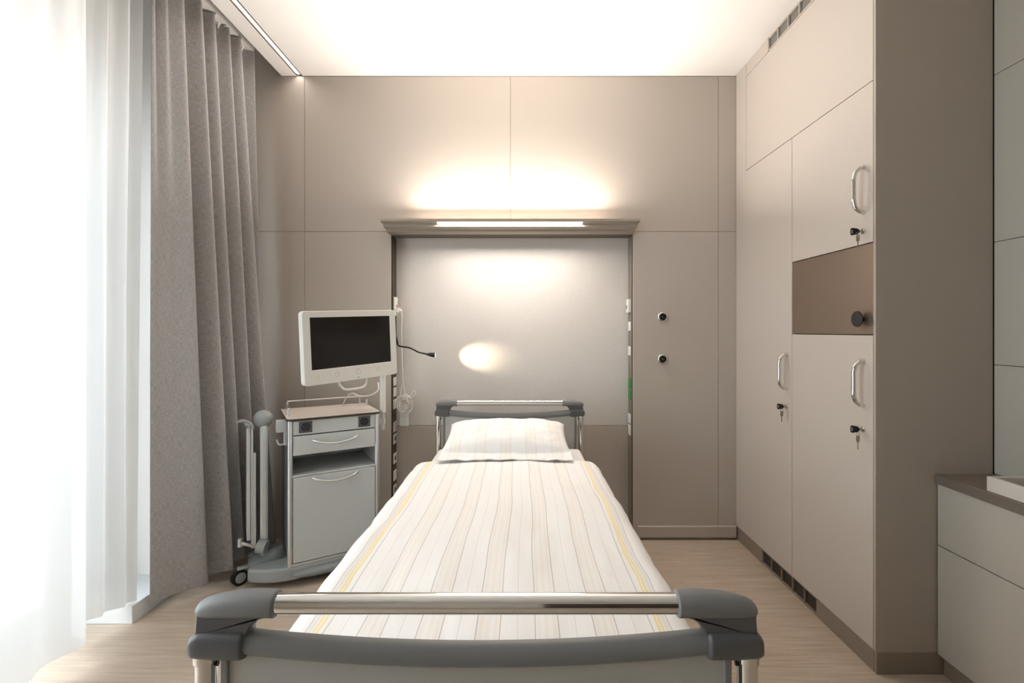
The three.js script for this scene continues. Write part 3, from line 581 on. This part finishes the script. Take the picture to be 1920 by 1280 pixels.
  mesh('tray_handle', tube([V(cx - 0.055, 0.86, 0.035), V(cx - 0.065, 0.885, 0.04), V(cx - 0.095, 0.905, 0.04), V(cx - 0.125, 0.9, 0.02), V(cx - 0.13, 0.895, -0.01), V(cx - 0.1, 0.895, -0.03), V(cx - 0.085, 0.87, 0.0)], 0.0075, 60, 12), M.baseGrey, tray);
  mesh('tray_latch', [tube([V(cx - 0.06, 0.205, 0.03), V(cx - 0.09, 0.222, 0.035), V(cx - 0.118, 0.232, 0.03)], 0.009, 24, 12), cyl(V(cx - 0.118, 0.215, 0.03), V(cx - 0.118, 0.26, 0.03), 0.013, 0.011)], M.satin, tray);
}

// ------------------------------------------------------------------ bedside monitor on its arm
{
  const TL = V(-1.027, 1.497, -2.223), TR = V(-0.70, 1.515, -2.65), BL = V(-1.02, 1.136, -2.228), BR = V(-0.70, 1.164, -2.65);
  const c = TL.clone().add(TR).add(BL).add(BR).multiplyScalar(0.25);
  const ex = TR.clone().sub(TL).add(BR).sub(BL).multiplyScalar(0.5), W = ex.length(); ex.normalize();
  const up0 = TL.clone().sub(BL).add(TR).sub(BR).multiplyScalar(0.5); const Hh = up0.length();
  const ez = ex.clone().cross(up0).normalize(), ey = ez.clone().cross(ex).normalize();
  const basis = new THREE.Matrix4().makeBasis(ex, ey, ez).setPosition(c);
  const t = thing('bedside_monitor', 'white flat patient monitor with black screen on a jointed arm', 'monitor');
  const place = (g) => g.applyMatrix4(basis);
  const L = (x, y, z) => V(x, y, z).applyMatrix4(basis);
  const rr = (w, h, r) => { const s = new THREE.Shape(); s.moveTo(-w + r, -h); s.lineTo(w - r, -h); s.quadraticCurveTo(w, -h, w, -h + r); s.lineTo(w, h - r); s.quadraticCurveTo(w, h, w - r, h); s.lineTo(-w + r, h); s.quadraticCurveTo(-w, h, -w, h - r); s.lineTo(-w, -h + r); s.quadraticCurveTo(-w, -h, -w + r, -h); return s; };
  const sw = W * 0.428, sy0 = -Hh / 2 + Hh * 0.205, sy1 = Hh / 2 - Hh * 0.088, sxc = 0.008 * 0;
  const shell = rr(W / 2, Hh / 2, 0.022), hole = new THREE.Path([[-sw, sy0], [-sw, sy1], [sw, sy1], [sw, sy0]].map(([a, b]) => new THREE.Vector2(a, b)));
  const bezel = rr(W / 2, Hh / 2, 0.022); bezel.holes.push(hole);
  const g1 = extrude(bezel, 0.012, 0.002); g1.translate(0, 0, -0.012);
  const g2 = extrude(shell, 0.024, 0.003); g2.translate(0, 0, -0.036);
  const hs = mesh('housing', place(merge([g1, g2])), M.whitePlastic, t);
  mesh('screen', place(box(-sw, sw, sy0, sy1, -0.0115, -0.003, 0)), M.screen, t);
  for (const [x, y, r] of [[-0.20, -0.035, 0.008], [-0.13, -0.034, 0.004], [-0.1, -0.033, 0.012], [0.02, -0.032, 0.014], [0.14, -0.033, 0.011], [0.21, -0.033, 0.005]]) {
    const g = new THREE.RingGeometry(r * 0.8, r, 24); g.translate(x, sy0 + y, 0.0004); mesh('touch_icon', place(g), M.icon, hs);
  }
  mesh('power_light', place(cyl(V(0.02, sy0 - 0.062, -0.001), V(0.02, sy0 - 0.062, 0.0006), 0.003)), M.socketGrey, hs);
  mesh('handle', tube([L(-0.08, -Hh / 2 + 0.005, -0.02), L(-0.078, -Hh / 2 - 0.015, -0.015), L(-0.06, -Hh / 2 - 0.04, -0.006), L(-0.03, -Hh / 2 - 0.045, 0), L(0.03, -Hh / 2 - 0.045, 0), L(0.06, -Hh / 2 - 0.038, -0.006), L(0.078, -Hh / 2 - 0.015, -0.015), L(0.08, -Hh / 2 + 0.005, -0.02)], 0.0055, 80, 12), M.whitePlastic, t);
  mesh('arm_bracket', place(merge([box(-0.06, 0.06, -0.08, 0.04, -0.065, -0.04, 0.006), box(-0.03, 0.03, -0.175, -0.03, -0.09, -0.06, 0.008)])), M.whitePlastic, t);
  const P = V(-0.848, 0, -2.9), hub = L(0, -0.165, -0.078);
  mesh('arm', [cyl(V(hub.x, hub.y - 0.012, hub.z), V(hub.x, hub.y + 0.03, hub.z), 0.026), (() => { const a = hub.clone(), b = V(P.x, hub.y, P.z), d = b.clone().sub(a); const g = new RoundedBoxGeometry(0.036, 0.034, d.length(), 3, 0.008); g.applyQuaternion(new THREE.Quaternion().setFromUnitVectors(V(0, 0, 1), d.clone().normalize())); const m = a.add(b).multiplyScalar(0.5); g.translate(m.x, m.y, m.z); return g; })(), cyl(V(P.x, hub.y - 0.03, P.z), V(P.x, hub.y + 0.02, P.z), 0.024)], M.whitePlastic, t);
  mesh('pole', [cyl(V(P.x, 0.905, P.z), V(P.x, hub.y - 0.02, P.z), 0.0175, 0.0175, 28)], M.whitePlastic, t);
  mesh('pole_socket', [cyl(V(P.x, 0.80, P.z), V(P.x, 0.91, P.z), 0.011), box(P.x - 0.022, P.x + 0.012, 0.83, 0.87, P.z - 0.012, P.z + 0.012, 0.003)], M.cabinet, t);
  mesh('cable', tube([V(P.x - 0.01, 1.09, -2.84), V(P.x + 0.0, 1.05, -2.80), V(P.x - 0.045, 1.022, -2.80), V(-0.968, 1.012, -2.84), V(-1.04, 1.018, -2.92), V(-1.10, 0.992, -3.0), V(-1.135, 0.95, -3.04), V(-1.15, 0.926, -3.055)], 0.0045, 80, 10), M.cable, t);
}
// reading lamp on a gooseneck, clamped to the left supply rail
{
  const S = 278.1, W = (px, py, d) => V((px - 978) * d / 890, EYE - (py - 620) * d / 890, -d);
  const t = thing('reading_lamp', 'black gooseneck reading lamp reaching out from behind the monitor', 'reading lamp');
  const root = V(RX0 + 0.012, 1.335, -3.235);
  const p = [root, V(RX0 + 0.035, 1.333, -3.23), W(748, 648, 3.19), W(768, 652, 3.16), W(785, 660, 3.14), W(802, 664, 3.13)];
  mesh('clamp', [box(RX0 + 0.0075, RX0 + 0.03, 1.31, 1.36, -3.262, -3.21, 0.004)], M.black, t);
  mesh('gooseneck', tube(p, 0.0055, 64, 12), M.black, t);
  const tip = W(816, 665.5, 3.14), a = p[5], dir = tip.clone().sub(a).normalize();
  const q = new THREE.Quaternion().setFromUnitVectors(V(1, 0, 0), dir);
  const head = loft([[-0.012, 0.006, 0.006], [0.0, 0.008, 0.009], [0.02, 0.014, 0.017], [0.045, 0.0165, 0.02], [0.0475, 0.0155, 0.019]].map(([x, ry, rz]) => ring((an) => V(x, Math.sin(an) * ry, Math.cos(an) * rz).applyQuaternion(q).add(a), 24)));
  mesh('head', head, M.black, t);
  const lens = cyl(V(0.0476, 0, 0).applyQuaternion(q).add(a), V(0.0492, 0, 0).applyQuaternion(q).add(a), 0.0145, 0.0145, 24);
  mesh('light_lens', lens, M.glow, t);
  const l = new THREE.SpotLight(new THREE.Color().setRGB(1, 0.86, 0.62), SPOT, 0, 0.36, 1, 2);
  l.position.copy(V(0.053, 0, 0).applyQuaternion(q).add(a)); l.castShadow = true; l.shadow.radius = 0.6;
  l.target.position.copy(W(893, 668, 3.32)); scene.add(l, l.target);
}
// nurse call handset on its coiled cord
{
  const D = 3.25, W = (px, py, d = D) => V((px - 978) * d / 890, EYE - (py - 620) * d / 890, -d);
  const t = thing('call_handset', 'white nurse call handset hanging with its coiled cable left of the bed', 'handset');
  const s = mesh('wall_socket', box(RX0 + 0.008, RX0 + 0.022, EYE - (592 - 620) / 273, EYE - (557 - 620) / 273, -3.295, -3.225, 0.003), M.whitePlastic, t);
  const yy = EYE + 40 / 273;
  mesh('indicator', box(RX0 + 0.0215, RX0 + 0.0235, yy + 0.008, yy + 0.034, -3.275, -3.258, 0.001), M.red, s);
  mesh('plug', [box(RX0 + 0.022, RX0 + 0.045, yy - 0.024, yy + 0.012, -3.275, -3.24, 0.004), cyl(V(RX0 + 0.045, yy - 0.004, -3.257), V(RX0 + 0.058, yy - 0.014, -3.257), 0.011, 0.007)], M.whitePlastic, t);
  mesh('cable', tube([V(RX0 + 0.055, yy - 0.012, -3.257), V(RX0 + 0.061, yy - 0.04, -3.257), W(753, 620), W(754, 680), W(756, 722)], 0.0034, 60, 8), M.cable, t);
  const loops = [];
  const cc = W(760, 760, 3.24);
  for (let k = 0; k < 8; k++) {
    const r = 0.030 + 0.034 * rnd(), ox = (rnd() - 0.5) * 0.03, oy = (rnd() - 0.5) * 0.03, sq = 0.75 + rnd() * 0.35, ph = rnd() * 6;
    loops.push(tube(Array.from({ length: 10 }, (_, i) => { const a = i / 10 * Math.PI * 2 + ph; return V(cc.x + ox + Math.cos(a) * r * sq, cc.y + oy + Math.sin(a) * r, cc.z + 0.012 * Math.sin(a * 2 + k) + 0.004 * k - 0.01); }), 0.0032, 60, 8, true));
  }
  for (const [dx, hgt, lean] of [[-0.012, 0.105, -0.004], [0.006, 0.07, 0.05]]) { const b = cc.clone().add(V(dx, 0.035, 0.006)); loops.push(tube([b, b.clone().add(V(-0.014 + lean, hgt * 0.5, 0.004)), b.clone().add(V(lean, hgt, 0)), b.clone().add(V(0.012 + lean, hgt * 0.55, -0.004)), b.clone().add(V(0.006, 0, 0))], 0.0032, 40, 8)); }
  mesh('cable_coil', loops, M.cable, t);
  const hb = W(757, 776, 3.235), hs = loft([[0.062, 0.016, 0.010], [0.056, 0.020, 0.013], [0.02, 0.024, 0.015], [-0.03, 0.03, 0.018], [-0.078, 0.032, 0.017], [-0.086, 0.028, 0.012]].map(([y, rx, rz]) => ring((a) => V(hb.x + Math.sign(Math.cos(a)) * Math.abs(Math.cos(a)) ** 0.6 * rx + 0.006 * (y < 0 ? -0.4 : 0.6), hb.y + y, hb.z - 0.022 + Math.sign(Math.sin(a)) * Math.abs(Math.sin(a)) ** 0.6 * rz), 28)));
  mesh('handset_body', hs, M.whitePlastic, t);
}
renderer.render(scene, camera);
